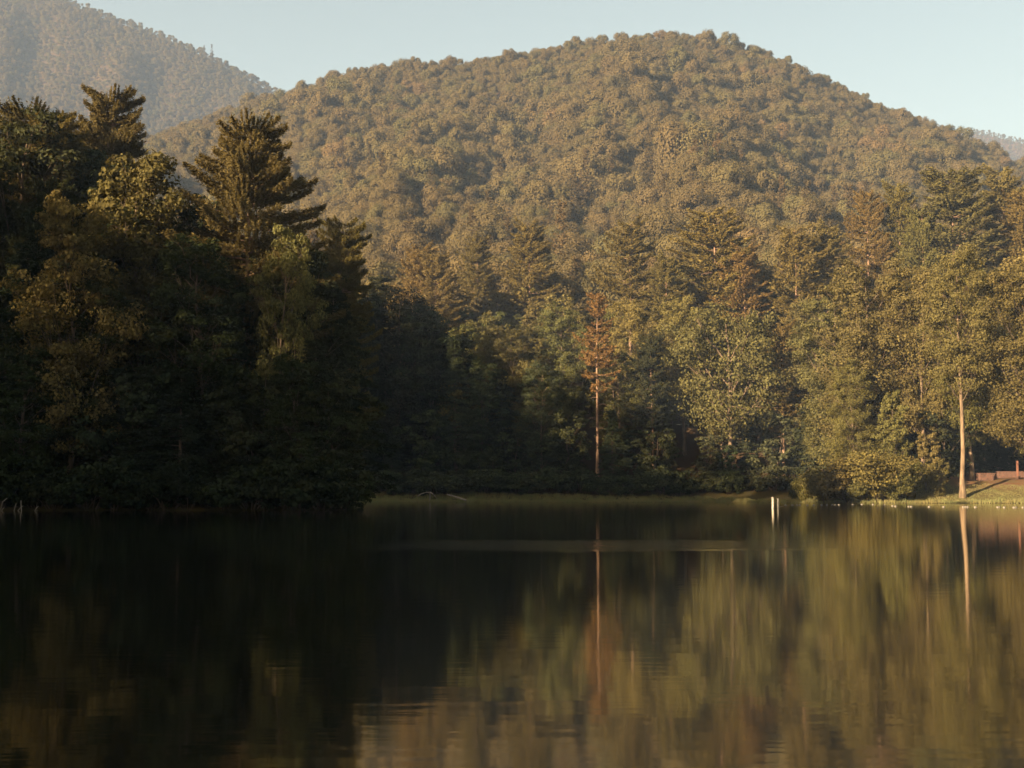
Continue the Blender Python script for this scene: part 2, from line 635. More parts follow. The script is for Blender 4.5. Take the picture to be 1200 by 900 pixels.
def ground_mat():
    m, nt, out = new_mat('forest_floor_and_lawn')
    b = N(nt, 'ShaderNodeBsdfPrincipled')
    b.inputs['Roughness'].default_value = .95
    b.inputs['Specular IOR Level'].default_value = .1
    ge = N(nt, 'ShaderNodeNewGeometry')
    nz = N(nt, 'ShaderNodeTexNoise')
    nz.inputs['Scale'].default_value = .25
    nz.inputs['Detail'].default_value = 7
    nz.inputs['Roughness'].default_value = .65
    nt.links.new(ge.outputs['Position'], nz.inputs['Vector'])
    n2 = N(nt, 'ShaderNodeTexNoise')
    n2.inputs['Scale'].default_value = 3.0
    n2.inputs['Detail'].default_value = 5
    nt.links.new(ge.outputs['Position'], n2.inputs['Vector'])
    floor = mixc(nt, (.045, .030, .018), (.075, .048, .026), n2.outputs[0])
    lawn = mixc(nt, (.062, .055, .020), (.095, .072, .030), maprange(nt, n2.outputs[0], .3, .7))
    earth = mixc(nt, (.095, .05, .027), (.13, .072, .039), n2.outputs[0])
    sep = N(nt, 'ShaderNodeSeparateXYZ')
    nt.links.new(ge.outputs['Position'], sep.inputs[0])
    # lawn lies on the low ground along the shore
    low = maprange(nt, sep.outputs[2], 5.6, 4.2, 0, 1, True)
    right = maprange(nt, sep.outputs[0], 58, 64, 0, 1, True)
    lf = math_n(nt, 'MULTIPLY', low, right)
    shore = maprange(nt, sep.outputs[2], 2.8, 2.0, 0, 1, True)
    lf = math_n(nt, 'MAXIMUM', lf, shore)
    c = mixc(nt, floor, lawn, lf)
    e1 = maprange(nt, sep.outputs[2], 2.1, 3.0, 0, 1, True)
    e1 = math_n(nt, 'MULTIPLY', e1, right)
    e1 = math_n(nt, 'MULTIPLY', e1, maprange(nt, nz.outputs[0], .38, .55, .25, 1, True))
    e1 = math_n(nt, 'MULTIPLY', e1, maprange(nt, sep.outputs[0], 78, 84, 0, 1, True))
    c = mixc(nt, c, earth, e1)
    nt.links.new(c, b.inputs['Base Color'])
    bp = N(nt, 'ShaderNodeBump')
    bp.inputs['Strength'].default_value = .7
    bp.inputs['Distance'].default_value = .12
    nt.links.new(n2.outputs[0], bp.inputs['Height'])
    nt.links.new(bp.outputs[0], b.inputs['Normal'])
    nt.links.new(b.outputs[0], out.inputs[0])
    return m


M_GROUND = ground_mat()
xs = np.concatenate([np.arange(-300, -60, 6), np.arange(-60, 120, 1.5), np.arange(120, 301, 6)])
ys = np.concatenate([np.arange(-60, 84, 6), np.arange(84, 300, 1.5), np.arange(300, 323, 4)])
X, Y = np.meshgrid(xs, ys)
tag(link('ground', grid_mesh('ground', X, Y, ground_z(X, Y), [M_GROUND])), kind='structure')
yy = ys[-1]
txs = np.linspace(-.92, .92, 240)
Ys = np.concatenate([np.linspace(yy, 1150, 150), np.linspace(1160, 1500, 20)])
TX, YY = np.meshgrid(txs, Ys)
tag(link('hill', grid_mesh('hill', TX * YY, YY, ground_z(TX * YY, YY), [M_GROUND])), kind='structure')

# far mountain on the left and the faint ridge on the right
MSIL = np.array([(-500, -160), (-300, -110), (-100, -60), (0, -28), (60, -8), (100, 8), (150, 24), (200, 43), (230, 56), (262, 72), (300, 92), (340, 110),
                 (380, 130), (450, 165), (600, 240)], float)


def crest_z(SILT, x, y, D, tree):
    px = 600 + x / y * F
    py = np.interp(px, SILT[:, 0], SILT[:, 1])
    v = (450 - py) / F
    return (SP + v * CP) / (CP - v * SP) * D - tree


def mountain_z(x, y):
    D = 2250.0
    c = crest_z(MSIL, x, y, D, 12)
    t = (y - 1350) / (D - 1350)
    rise = np.where(t < 1, np.clip(t, 0, 1) ** .95, 1 - .5 * (t - 1))
    tx = x / y
    return c * rise * .88 + c * .12 * sst(0, 1, t) + (16 * np.sin(tx * 60 + y * .004) + 9 * np.sin(tx * 130 - y * .007)) * np.clip(t, 0, 1) * (1 - sst(.75, .98, t))


txs = np.linspace(-.75, 0.05, 120)
Ys = np.linspace(1350, 2700, 80)
TX, YY = np.meshgrid(txs, Ys)
tag(link('mountain', grid_mesh('mountain', TX * YY, YY, mountain_z(TX * YY, YY), [M_GROUND])), kind='structure')

RSIL = np.array([(700, 110), (1000, 128), (1080, 139), (1135, 148), (1170, 152), (1200, 159), (1260, 172), (1400, 198)], float)


def far_ridge_z(x, y):
    D = 3600.0
    c = crest_z(RSIL, x, y, D, 8)
    t = (y - 2300) / (D - 2300)
    rise = np.where(t < 1, np.clip(t, 0, 1), 1 - .5 * (t - 1))
    tx = x / y
    return c * rise + (22 * np.sin(tx * 70) + 12 * np.sin(tx * 170 + y * .005)) * np.clip(t, 0, 1) * (1 - sst(.8, 1, t))


txs = np.linspace(.15, .62, 110)
Ys = np.linspace(2300, 4100, 60)
TX, YY = np.meshgrid(txs, Ys)
tag(link('far_ridge', grid_mesh('far_ridge', TX * YY, YY, far_ridge_z(TX * YY, YY), [M_GROUND])), kind='structure')

# unseen wooded ridge added behind and left of the viewer, crest shaped for bank shade
RU = np.array([-600, -330, -260, -242, -231, -222, -211, -192, -170, -157, -140, -120, -110, -100, -84, -78, -70, -40, 0, 60, 300], float)
RH = np.array([88, 87, 86, 87, 96, 98, 87, 75, 70, 65, 57, 47, 40, 36, 38, 36, 21, 18, 16, 14, 10], float)
RD = 150.0


def ridge_crest(u):
    return np.interp(u, RU, RH) + RD * TE - 7


us = np.arange(-560, 260, 3.0)
ts = np.array([-260, -200, -170, -155, -150, -145, -130, -110, -80], float)     # along the light
U, T = np.meshgrid(us, ts)
fall = np.clip(1 - np.abs(T + RD) / 95, 0, 1) ** .9
ZR = ridge_crest(U) * fall - 3 + R.normal(0, .6, U.shape)
XR = SU[0] * U - SH[0] * T
YR = SU[1] * U - SH[1] * T
tag(link('ridge', grid_mesh('ridge', XR, YR, ZR, [M_GROUND])), kind='structure')


# ------------------------------------------------------------------ hillside forest (one mass, instanced crowns)
def far_crown(seed, W=13.0, H=14.0, n=2600, leaf=.6):
    rng = np.random.default_rng(seed)
    lob = 20
    d0 = unit(lob, rng)
    d0[:, 2] = np.abs(d0[:, 2])
    d0 = norm(d0 + np.array([0, 0, .12]))
    base = H - W * .42
    rl = W * rng.uniform(.13, .21, lob)
    cen = d0 * np.array([W * .40, W * .40, W * .36]) * rng.uniform(.78, 1.05, (lob, 1)) + np.array([0, 0, base])
    li = rng.integers(0, lob, n)
    d = unit(n, rng)
    d[:, 2] = d[:, 2] * .85 + .12
    pos = cen[li] + d * (rl[li] * rng.uniform(.75, 1.08, n))[:, None]
    # hanging skirt
    k = n // 5
    a = rng.uniform(0, 2 * PI, k)
    r = W * rng.uniform(.25, .45, k)
    pos[:k] = np.column_stack([np.cos(a) * r, np.sin(a) * r, base * rng.uniform(.45, 1.0, k)])
    d[:k] = np.column_stack([np.cos(a), np.sin(a), 0 * a])
    nr = d + d0[li] * .3 + rng.normal(0, .22, (n, 3)) + np.array([0, 0, .05])
    sz = leaf * rng.uniform(.6, 1.4, n)
    V, Q = cards(pos, nr, rng.normal(0, 1, (n, 3)), sz * 1.2, sz)
    return mesh_np('hillside_crown', V, Q, None, [M_FAR])


def far_pine(seed, H=22.0, W=8.0):
    _, cr = conifer(seed, H, .12, W, .3, 1.3, 5, 7, 1.25, .05, 0, .2, .15, .3, .8, 0, .7)
    cr.materials.append(M_FARPINE)
    return cr


fcol = bpy.data.collections.new('hillside_tree_kinds')
for i in range(6):
    o = bpy.data.objects.new(f'hillside_tree_{i}', far_crown(200 + i, 9.6 + 1.7 * (i % 3), 12.5 + 2.5 * (i % 2), 3800, .42))
    fcol.objects.link(o)
for i in range(2):
    o = bpy.data.objects.new(f'hillside_tree_{6 + i}', far_pine(220 + i))
    fcol.objects.link(o)
for i in range(3):      # finer leaved kinds for the nearest slope
    o = bpy.data.objects.new(f'hillside_tree_{8 + i}', far_crown(210 + i, 10.5 + 1.5 * i, 14, 7000, .34))
    fcol.objects.link(o)


def scatter_object(name, pts, rots, scs, idx, col):
    me = bpy.data.meshes.new(name)
    me.vertices.add(len(pts))
    me.vertices.foreach_set('co', np.asarray(pts, np.float32).ravel())
    a = me.attributes.new('rot', 'FLOAT_VECTOR', 'POINT'); a.data.foreach_set('vector', np.asarray(rots, np.float32).ravel())
    a = me.attributes.new('sc', 'FLOAT_VECTOR', 'POINT'); a.data.foreach_set('vector', np.asarray(scs, np.float32).ravel())
    a = me.attributes.new('kd', 'INT', 'POINT'); a.data.foreach_set('value', np.asarray(idx, np.int32))
    o = link(name, me)
    ng = bpy.data.node_groups.new(name, 'GeometryNodeTree')
    ng.interface.new_socket('Geometry', in_out='INPUT', socket_type='NodeSocketGeometry')
    ng.interface.new_socket('Geometry', in_out='OUTPUT', socket_type='NodeSocketGeometry')
    gi, go = ng.nodes.new('NodeGroupInput'), ng.nodes.new('NodeGroupOutput')
    iop = ng.nodes.new('GeometryNodeInstanceOnPoints')
    ci = ng.nodes.new('GeometryNodeCollectionInfo')
    ci.inputs['Collection'].default_value = col
    ci.inputs['Separate Children'].default_value = True
    ci.inputs['Reset Children'].default_value = True
    iop.inputs['Pick Instance'].default_value = True

    def na(nm, typ):
        n = ng.nodes.new('GeometryNodeInputNamedAttribute')
        n.data_type = typ
        n.inputs[0].default_value = nm
        return n.outputs[0]
    ng.links.new(gi.outputs[0], iop.inputs['Points'])
    ng.links.new(ci.outputs[0], iop.inputs['Instance'])
    ng.links.new(na('kd', 'INT'), iop.inputs['Instance Index'])
    ng.links.new(na('rot', 'FLOAT_VECTOR'), iop.inputs['Rotation'])
    ng.links.new(na('sc', 'FLOAT_VECTOR'), iop.inputs['Scale'])
    ng.links.new(iop.outputs[0], go.inputs[0])
    md = o.modifiers.new('scatter', 'NODES')
    md.node_group = ng
    return o


def jitter_grid(x0, x1, y0, y1, s):
    gx, gy = np.meshgrid(np.arange(x0, x1, s), np.arange(y0, y1, s))
    gx = gx + (np.arange(gx.shape[0]) % 2)[:, None] * s * .5
    p = np.stack([gx.ravel(), gy.ravel()], 1)
    return p + R.uniform(-.55, .55, p.shape) * s


FRONT_Y = 372.0
p = jitter_grid(-700, 700, 318, 1135, 6.9)
tx = p[:, 0] / p[:, 1]
keep = (np.abs(tx) < .5) & ((p[:, 1] > FRONT_Y) | (tx < -.15))
p = p[keep]
zz = ground_z(p[:, 0], p[:, 1])
n = len(p)
forest_p = [np.column_stack([p, zz])]
sc = np.minimum(R.lognormal(-.04, .28, n), np.where(p[:, 1] > 950, 1.15, 1.45)) * np.where(p[:, 1] > 950, .88, 1.0)
sc *= 1 + .22 * np.sin(p[:, 0] * .021 + 2 * np.sin(p[:, 1] * .013)) * np.sin(p[:, 1] * .027 + 1.7)
odd = (R.random(n) < .03) & (p[:, 1] > 600)
sc[odd] *= 1.35
forest_s = [np.column_stack([sc, sc, sc * R.uniform(.85, 1.25, n)])]
kd = R.integers(0, 6, n)
near = p[:, 1] < 590
kd[near] = 8 + kd[near] % 3
kd[(R.random(n) < .05) & (p[:, 1] < 720)] = 6
forest_k = [kd]
# unseen crowns along that ridge crest, added to make its shade edge ragged
u = np.arange(-420, 200, 5.5) + R.uniform(-2, 2, len(np.arange(-420, 200, 5.5)))
t = -RD + R.normal(0, 4, len(u))
forest_p.append(np.column_stack([SU[0] * u - SH[0] * t, SU[1] * u - SH[1] * t, ridge_crest(u) - 9]))
sc = R.uniform(.8, 1.3, len(u))
forest_s.append(np.column_stack([sc, sc, sc]))
forest_k.append(R.integers(0, 8, len(u)))
FP, FS, FK = np.vstack(forest_p), np.vstack(forest_s), np.concatenate(forest_k)
fr = np.column_stack([R.normal(0, .06, len(FP)), R.normal(0, .06, len(FP)), R.uniform(0, 2 * PI, len(FP))])
fo = scatter_object('forest', FP, fr, FS, FK, fcol)
tag(fo, 'warm olive brown woodland covering the big rounded hill across the lake', 'forest', kind='stuff')

p = jitter_grid(-1500, 80, 1360, 2300, 7.4)
tx = p[:, 0] / p[:, 1]
p = p[(tx > -.5) & (tx < -.06)]
zz = mountain_z(p[:, 0], p[:, 1])
n = len(p)
sc = R.lognormal(0, .22, n) * .6
kd = R.integers(0, 6, n)
mp = np.column_stack([p, zz])
# two taller trees breaking the mountain's skyline
for px, hh in ((249, 1.35), (240, .95)):
    yy = 2235.0
    xx = (px - 600) / F * yy * 1.03
    mp = np.vstack([mp, [xx, yy, mountain_z(np.array([xx]), np.array([yy]))[0] + 2]])
    kd = np.append(kd, 7)
    sc = np.append(sc, hh)
mo = scatter_object('mountain_forest', mp, np.column_stack([0 * sc, 0 * sc, R.uniform(0, 6.28, len(sc))]), np.column_stack([sc, sc, sc]), kd, fcol)
tag(mo, 'hazy grey brown woodland on the far mountain at upper left', 'forest', kind='stuff')
p = jitter_grid(900, 2000, 2900, 3640, 9.0)
tx = p[:, 0] / p[:, 1]
p = p[(tx > .3) & (tx < .5)]
sc = R.uniform(.45, .7, len(p))
ro = scatter_object('ridge_forest', np.column_stack([p, far_ridge_z(p[:, 0], p[:, 1])]), np.column_stack([0 * sc, 0 * sc, R.uniform(0, 6.28, len(p))]),
                    np.column_stack([sc, sc, sc]), R.integers(0, 6, len(p)), fcol)
tag(ro, 'pale blue wooded ridge far beyond the hill at the right edge', 'forest', kind='stuff')

# ------------------------------------------------------------------ single trees
C_BROAD = (.090, .078, .028)
C_BRIGHT = (.120, .102, .036)
C_OLIVE = (.096, .078, .031)
C_SHADED = (.030, .035, .017)  # broadleaf colour with shade painted in, for trees out of the sun
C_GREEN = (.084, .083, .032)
C_COVE = (.048, .056, .028)  # milder shaded leaf colour, part of the cove shade painted in
C_PINE = (.118, .090, .033)
C_PINEB = (.088, .072, .026)
C_PINEG = (.040, .041, .020)  # needle colour darkened to deepen the bank shade
C_HEM = (.024, .031, .016)  # dark hemlock green, lowered further to deepen the bank shade
NAME = {'broad_near': 'broadleaf_tree', 'broad': 'broadleaf_tree', 'poplar': 'poplar_tree', 'oak': 'oak_tree', 'pine': 'pine_tree',
        'pine_near': 'pine_tree', 'thin_pine': 'pine_tree', 'hemlock': 'hemlock_tree', 'small_broad': 'broadleaf_sapling', 'shrub': 'shrub', 'bush': 'shrub', 'tall_broad': 'broadleaf_tree', 'bank_broad': 'broadleaf_tree'}
TREES = []


def tree(kind, x, y, H, col, width=1.0, var=None, label=None, group=None, zoff=0.0, lean=(0, 0), rz=None, z=None):
    ps = PROTO[kind]
    tr, cr, h0 = ps[int(R.integers(len(ps))) if var is None else var % len(ps)]
    s = H / h0
    o = link(NAME[kind], None)
    o.empty_display_size = .5
    o.location = (x, y, (gz(x, y) if z is None else z) + zoff)
    o.rotation_euler = (lean[0], lean[1], R.uniform(0, 2 * PI) if rz is None else rz)
    o.scale = (s * width, s * width, s)
    a = link('stems' if kind in ('shrub', 'bush') else 'trunk', tr, o)
    b = link('foliage' if kind in ('shrub', 'bush') else 'crown', cr, o)
    j = R.normal(1, .05, 3) * R.uniform(.86, 1.14)
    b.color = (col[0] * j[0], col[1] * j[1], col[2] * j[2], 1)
    o['_k'] = kind
    TREES.append(dict(o=o, kind=kind, x=x, y=y, H=H, label=label, group=group))
    return o


def ptree(kind, px, py, Y, col, width=1.0, var=None, label=None, group=None, **kw):
    """a tree of the kind whose top shows at (px, py), standing Y metres out"""
    x, ztop = at(px, py, Y)
    g = gz(x, Y)
    return tree(kind, x, Y, max(2.0, ztop - g), col, width, var, label, group, **kw)


G_LB = 'trees of the shaded left bank'
# --- left bank, tallest first
ptree('broad_near', 15, 118, 118, C_SHADED, 1.1, 0, 'tall dark green broadleaf tree at the left edge, its rounded top against the far mountain', G_LB)
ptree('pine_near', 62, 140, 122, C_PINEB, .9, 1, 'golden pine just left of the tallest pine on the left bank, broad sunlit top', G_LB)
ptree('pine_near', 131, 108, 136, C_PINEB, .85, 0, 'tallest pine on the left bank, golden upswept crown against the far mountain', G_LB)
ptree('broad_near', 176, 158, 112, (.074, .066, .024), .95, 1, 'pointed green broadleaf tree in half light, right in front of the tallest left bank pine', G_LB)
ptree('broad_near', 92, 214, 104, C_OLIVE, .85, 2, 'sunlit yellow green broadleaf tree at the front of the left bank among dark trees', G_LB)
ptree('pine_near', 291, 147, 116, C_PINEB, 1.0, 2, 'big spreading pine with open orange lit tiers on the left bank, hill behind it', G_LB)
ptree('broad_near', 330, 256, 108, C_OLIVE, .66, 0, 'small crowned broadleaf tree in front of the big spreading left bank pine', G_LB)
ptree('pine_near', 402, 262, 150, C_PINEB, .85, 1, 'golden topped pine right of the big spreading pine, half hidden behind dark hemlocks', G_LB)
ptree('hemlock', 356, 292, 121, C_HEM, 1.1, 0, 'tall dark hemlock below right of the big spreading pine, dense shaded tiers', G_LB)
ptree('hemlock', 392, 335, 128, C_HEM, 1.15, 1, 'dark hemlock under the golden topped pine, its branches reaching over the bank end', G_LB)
ptree('bank_broad', 462, 326, 292, C_SHADED, 1.25, 3, 'round dark broadleaf tree beyond the bank end, its top edge against the lit hill', G_LB)
ptree('hemlock', 430, 345, 288, C_SHADED, 1.1, 2, 'dark hemlock left of the round dark broadleaf tree beyond the bank end', G_LB)
ptree('bank_broad', 512, 362, 294, C_SHADED, 1.1, 1, 'shaded broadleaf tree right of the round dark one beyond the bank end', G_LB)
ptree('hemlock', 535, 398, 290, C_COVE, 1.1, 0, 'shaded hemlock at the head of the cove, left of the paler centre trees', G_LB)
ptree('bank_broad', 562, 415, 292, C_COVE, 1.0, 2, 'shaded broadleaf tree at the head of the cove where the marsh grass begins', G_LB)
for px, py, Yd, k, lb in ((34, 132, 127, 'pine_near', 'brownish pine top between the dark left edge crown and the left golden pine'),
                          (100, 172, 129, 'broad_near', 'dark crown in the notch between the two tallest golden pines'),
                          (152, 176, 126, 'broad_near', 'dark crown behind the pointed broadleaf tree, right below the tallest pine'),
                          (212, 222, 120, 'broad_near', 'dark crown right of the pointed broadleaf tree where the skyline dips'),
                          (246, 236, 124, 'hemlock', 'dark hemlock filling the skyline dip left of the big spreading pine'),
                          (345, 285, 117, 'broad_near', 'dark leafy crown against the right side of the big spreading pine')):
    ptree(k, px, py, Yd, {'pine_near': C_PINEB, 'broad_near': C_SHADED, 'hemlock': C_HEM}[k], 1.2, label=lb, group=G_LB)
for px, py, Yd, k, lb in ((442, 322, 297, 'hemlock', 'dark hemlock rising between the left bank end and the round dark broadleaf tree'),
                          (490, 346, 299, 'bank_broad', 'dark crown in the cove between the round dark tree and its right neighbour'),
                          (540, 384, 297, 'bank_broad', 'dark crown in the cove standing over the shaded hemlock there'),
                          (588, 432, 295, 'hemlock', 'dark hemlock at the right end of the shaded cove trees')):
    ptree(k, px, py, Yd, {'bank_broad': C_SHADED, 'hemlock': C_SHADED}[k], 1.25, label=lb, group=G_LB)
# fill of the bank below the tall ones
SKY = np.array([(-80, 130), (0, 140), (50, 165), (100, 190), (140, 190), (180, 190), (215, 245), (250, 255), (300, 240), (345, 310), (380, 350), (430, 355),
                (470, 360), (510, 385), (550, 420), (600, 440)], float)
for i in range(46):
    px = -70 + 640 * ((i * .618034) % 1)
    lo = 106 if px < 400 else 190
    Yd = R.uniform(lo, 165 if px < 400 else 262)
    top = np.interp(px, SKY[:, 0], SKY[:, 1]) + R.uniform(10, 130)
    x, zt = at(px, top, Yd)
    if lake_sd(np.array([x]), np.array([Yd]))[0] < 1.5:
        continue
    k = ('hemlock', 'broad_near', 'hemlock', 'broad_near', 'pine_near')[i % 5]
    ptree(k, px, top, Yd, {'hemlock': C_HEM, 'broad_near': C_SHADED, 'pine_near': C_PINEG}[k], 1.15, group='trees filling the shaded left bank')
for i in range(22):     # low trees along the water
    px = -40 + 445 * (i + R.uniform(.1, .9)) / 22
    Yd = R.uniform(101, 106)
    x, _ = at(px, 590, Yd)
    for _k in range(40):
        if lake_sd(np.array([x]), np.array([Yd]))[0] > .6:
            break
        Yd += .5
        x, _ = at(px, 590, Yd)
    k = ('hemlock', 'small_broad', 'hemlock', 'broad_near')[i % 4]
    ptree(k, px, R.uniform(395, 520), Yd, {'hemlock': C_HEM, 'broad_near': C_SHADED, 'small_broad': C_SHADED}[k], 1.45 if k != 'small_broad' else 1.1,
          group='low trees at the water of the left bank')
for i in range(20):     # bushes overhanging the water
    px = -30 + 440 * (i + R.uniform(.2, .8)) / 20
    Yd = 100.0
    x, _ = at(px, 590, Yd)
    for _k in range(40):
        if lake_sd(np.array([x]), np.array([Yd]))[0] > .1:
            break
        Yd += .3
        x, _ = at(px, 590, Yd)
    tree('shrub', x, Yd, R.uniform(2.2, 4.4), C_HEM, R.uniform(.8, 1.1), group='bushes overhanging the water of the left bank')
for i in range(16):     # bushes along the cove side of the bank
    f = (i + R.uniform(.2, .8)) / 16
    y = 106 + 160 * f
    x = float(np.interp(y, [104, 112, 130, 180, 240, 262], [-13.4, -15.5, -19, -25, -32, -34])) - 1.5
    tree('shrub', x, y, R.uniform(3, 5.5), C_SHADED, R.uniform(.8, 1.1), group='bushes lining the cove beyond the bank end')
# --- centre
G_C = 'trees of the centre shore'
ptree('thin_pine', 699, 345, 289, (.125, .086, .032), .95, 0, 'tall thin pine in the centre with a straight orange trunk and short bare limbs', G_C)
ptree('tall_broad', 655, 352, 306, C_GREEN, 1.0, 0, 'green broadleaf tree close behind the tall thin centre pine, on its left', G_C)
ptree('tall_broad', 740, 342, 308, C_BRIGHT, 1.0, 1, 'sunlit broadleaf tree close behind the tall thin centre pine, on its right', G_C)
ptree('pine', 765, 395, 291, C_PINEG, .9, 2, 'leaning slim pine with dead lower limbs, right of the tall thin centre pine', G_C, lean=(0, -.07))
ptree('oak', 852, 352, 291, C_GREEN, .95, 0, 'wide oak with forked pale limbs showing through its crown, centre right shore', G_C)
ptree('tall_broad', 800, 342, 304, C_BRIGHT, .9, 3, 'bright topped broadleaf tree behind and left of the wide forked oak', G_C)
ptree('tall_broad', 600, 372, 300, C_GREEN, 1.05, 2, 'half lit broadleaf tree left of the tall thin centre pine', G_C)
ptree('tall_broad', 574, 378, 312, C_BRIGHT, .9, 3, 'yellow green broadleaf top rising just right of the dark left bank mass', G_C)
ptree('pine', 915, 380, 290, C_PINE, 1.0, 3, 'rusty pine with bent crown right of the wide forked oak', G_C)
ptree('tall_broad', 945, 342, 292, C_OLIVE, 1.0, 1, 'dense olive broadleaf tree between the wide oak and the shore bush', G_C)
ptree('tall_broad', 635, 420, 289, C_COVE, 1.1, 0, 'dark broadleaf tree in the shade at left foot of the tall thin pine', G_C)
ptree('tall_broad', 720, 405, 297, C_GREEN, 1.0, 2, 'broadleaf tree between the tall thin pine and the leaning slim pine', G_C)
ptree('tall_broad', 885, 400, 297, C_BROAD, .9, 1, 'broadleaf tree tucked behind the right side of the wide forked oak', G_C)
for i in range(20):
    px = 425 + 545 * (i + R.uniform(.1, .9)) / 20
    Yd = R.uniform(288, 295)
    x, _ = at(px, 575, Yd)
    if abs(px - 699) < 16:
        px += 30
    k = ('small_broad', 'hemlock', 'small_broad')[i % 3]
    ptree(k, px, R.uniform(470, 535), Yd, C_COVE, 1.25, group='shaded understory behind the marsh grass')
for i in range(27):
    px = 440 + 475 * (i + R.uniform(.1, .9)) / 27
    x, _ = at(px, 575, 281.0)
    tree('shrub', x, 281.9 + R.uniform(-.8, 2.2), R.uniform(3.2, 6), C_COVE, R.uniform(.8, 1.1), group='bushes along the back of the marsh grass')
# --- right
G_R = 'trees of the sunlit right shore'
ptree('poplar', 1119, 284, 226, (.108, .096, .035), .9, 0, 'tall poplar with a long straight cream trunk at the edge of the right lawn', G_R)
ptree('tall_broad', 1131, 300, 241, C_BROAD, .9, 1, 'leafy tree close behind the cream trunked poplar, crown merging with it', G_R)
ptree('tall_broad', 1204, 300, 224, (.104, .090, .033), 1.05, 3, 'leafy sunlit branches reaching in from the right edge over the lawn', G_R)
ptree('tall_broad', 1190, 288, 262, C_BRIGHT, 1.25, 0, 'broad leafy tree overhanging the right edge behind the stone wall', G_R)
ptree('tall_broad', 1212, 350, 252, C_BRIGHT, 1.0, 2, 'low branching tree at the right edge above the low red wall', G_R)
ptree('tall_broad', 1075, 305, 246, C_OLIVE, .95, 3, 'leafy tree left of the cream trunked poplar with a reddish leaning stem', G_R)
ptree('poplar', 1045, 300, 250, C_OLIVE, .7, 0, 'tall olive crown above the round shore bush on the right', G_R)
ptree('tall_broad', 1010, 295, 252, C_OLIVE, 1.1, 2, 'large dark olive tree left of the round shore bush on the right shore', G_R)
ptree('tall_broad', 975, 320, 262, C_GREEN, 1.0, 0, 'broad olive tree where the right shore meets the cove', G_R)
ptree('broad', 1042, 455, 232, C_BROAD, .8, 1, 'small full tree with bare lower stem rising behind the round shore bush', G_R)
ptree('tall_broad', 1000, 415, 240, C_BROAD, .9, 3, 'leafy tree hanging over the left side of the round shore bush', G_R)
ptree('small_broad', 1100, 470, 240, C_SHADED, 1.1, 0, 'short dark tree in shade between two trunks left of the cream poplar', G_R)
ptree('small_broad', 1083, 500, 232, C_BROAD, .8, 1, 'slim young tree left of the cream trunked poplar by the lawn edge', G_R)
ptree('small_broad', 1098, 535, 228, C_BROAD, .9, 2, 'bushy young tree at the foot of the cream trunked poplar', G_R)
ptree('hemlock', 1150, 455, 252, C_HEM, 1.2, 0, 'dark hemlock in the shade behind the stone hearth', G_R)
ptree('hemlock', 1180, 480, 258, C_HEM, 1.2, 1, 'dark hemlock in the shade behind the low red wall', G_R)
ptree('hemlock', 1065, 470, 254, C_HEM, 1.2, 2, 'dark hemlock in the shade right of the small full tree', G_R)
for i in range(14):
    px = 960 + 270 * (i + R.uniform(.1, .9)) / 14
    Yd = R.uniform(252, 275)
    ptree(('small_broad', 'hemlock')[i % 2], px, R.uniform(440, 520), Yd, (C_SHADED, C_HEM)[i % 2], 1.3, group='dark understory behind the right shore')
for px, py, Yd, w in ((1025, 522, 226.5, 1.5), (995, 530, 229, 1.3), (1048, 535, 225.5, 1.1), (968, 545, 237, 1.2), (1010, 548, 225.5, 1.0), (950, 553, 247, 1.1), (938, 556, 258, .8)):
    x, zt = at(px, py, Yd)
    tree('bush', x, Yd, zt - gz(x, Yd) + .3, C_SHADED if Yd > 255 else C_BROAD, w * .75, group='round bushes on the right shore')
# --- pines standing on the lower hill
G_P = 'pines standing above the broadleaf wood at the foot of the hill'
for px, py, Yd, w, lb in (
        (494, 292, 352, .9, 'left one of two close set pines above the dark cove trees'),
        (510, 300, 346, .9, 'right one of two close set pines above the dark cove trees'),
        (621, 266, 366, .95, 'lone dusky pine on the lower hill, upper left of the thin centre pine'),
        (737, 260, 352, .85, 'golden rounded pine on the lower hill, upper right of the thin centre pine'),
        (835, 248, 350, 1.15, 'broadest pine on the lower hill, pale stem, right above the forked oak'),
        (872, 290, 345, .9, 'shorter pine touching the right side of the broadest lower hill pine'),
        (931, 266, 338, .9, 'slim pine with long bright stem above the rusty bent crowned pine'),
        (968, 264, 346, .85, 'slim pine with thin bright stem, next right of the long bright stemmed one'),
        (1016, 226, 372, .75, 'narrow reddish stemmed pine high on the right, leftmost of the upper right pines'),
        (1052, 216, 372, .95, 'feathery pine between the narrow reddish stemmed pine and the largest upper right pine'),
        (1114, 205, 352, 1.25, 'largest golden pine of the upper right, straight above the cream trunked poplar'),
        (1080, 248, 352, .9, 'lower pine tucked against the left side of the largest upper right pine'),
        (1174, 198, 362, 1.05, 'dark tiered pine at upper right with its stem showing, near the right edge'),
        (820, 275, 362, .9, 'pine half hidden behind the left side of the broadest lower hill pine'),
        (560, 280, 380, .8, 'small dark pine between the close set pair and the lone dusky pine'),
        (780, 300, 340, .8, 'small pine between the golden rounded pine and the broadest lower hill pine'),
        (1200, 228, 352, 1.0, 'pine cut by the right edge of the view above the low red wall')):
    ptree('pine', px, py, Yd, C_PINE if R.random() < .75 else (.10, .085, .033), w * (1.3 if px < 1000 else 1.08), label=lb, group=G_P)
# --- broadleaf wood at the foot of the hill
q = jitter_grid(-60, 175, 300, FRONT_Y + 4, 10.6)
tx = q[:, 0] / q[:, 1]
q = q[(tx > -.135) & (tx < .425)]
for x, y in q:
    tree('broad', x, y, R.uniform(15, 23), (C_BROAD, C_OLIVE, C_BRIGHT, C_GREEN)[int(R.integers(4))], R.uniform(.95, 1.25), group='broadleaf wood at the foot of the hill')
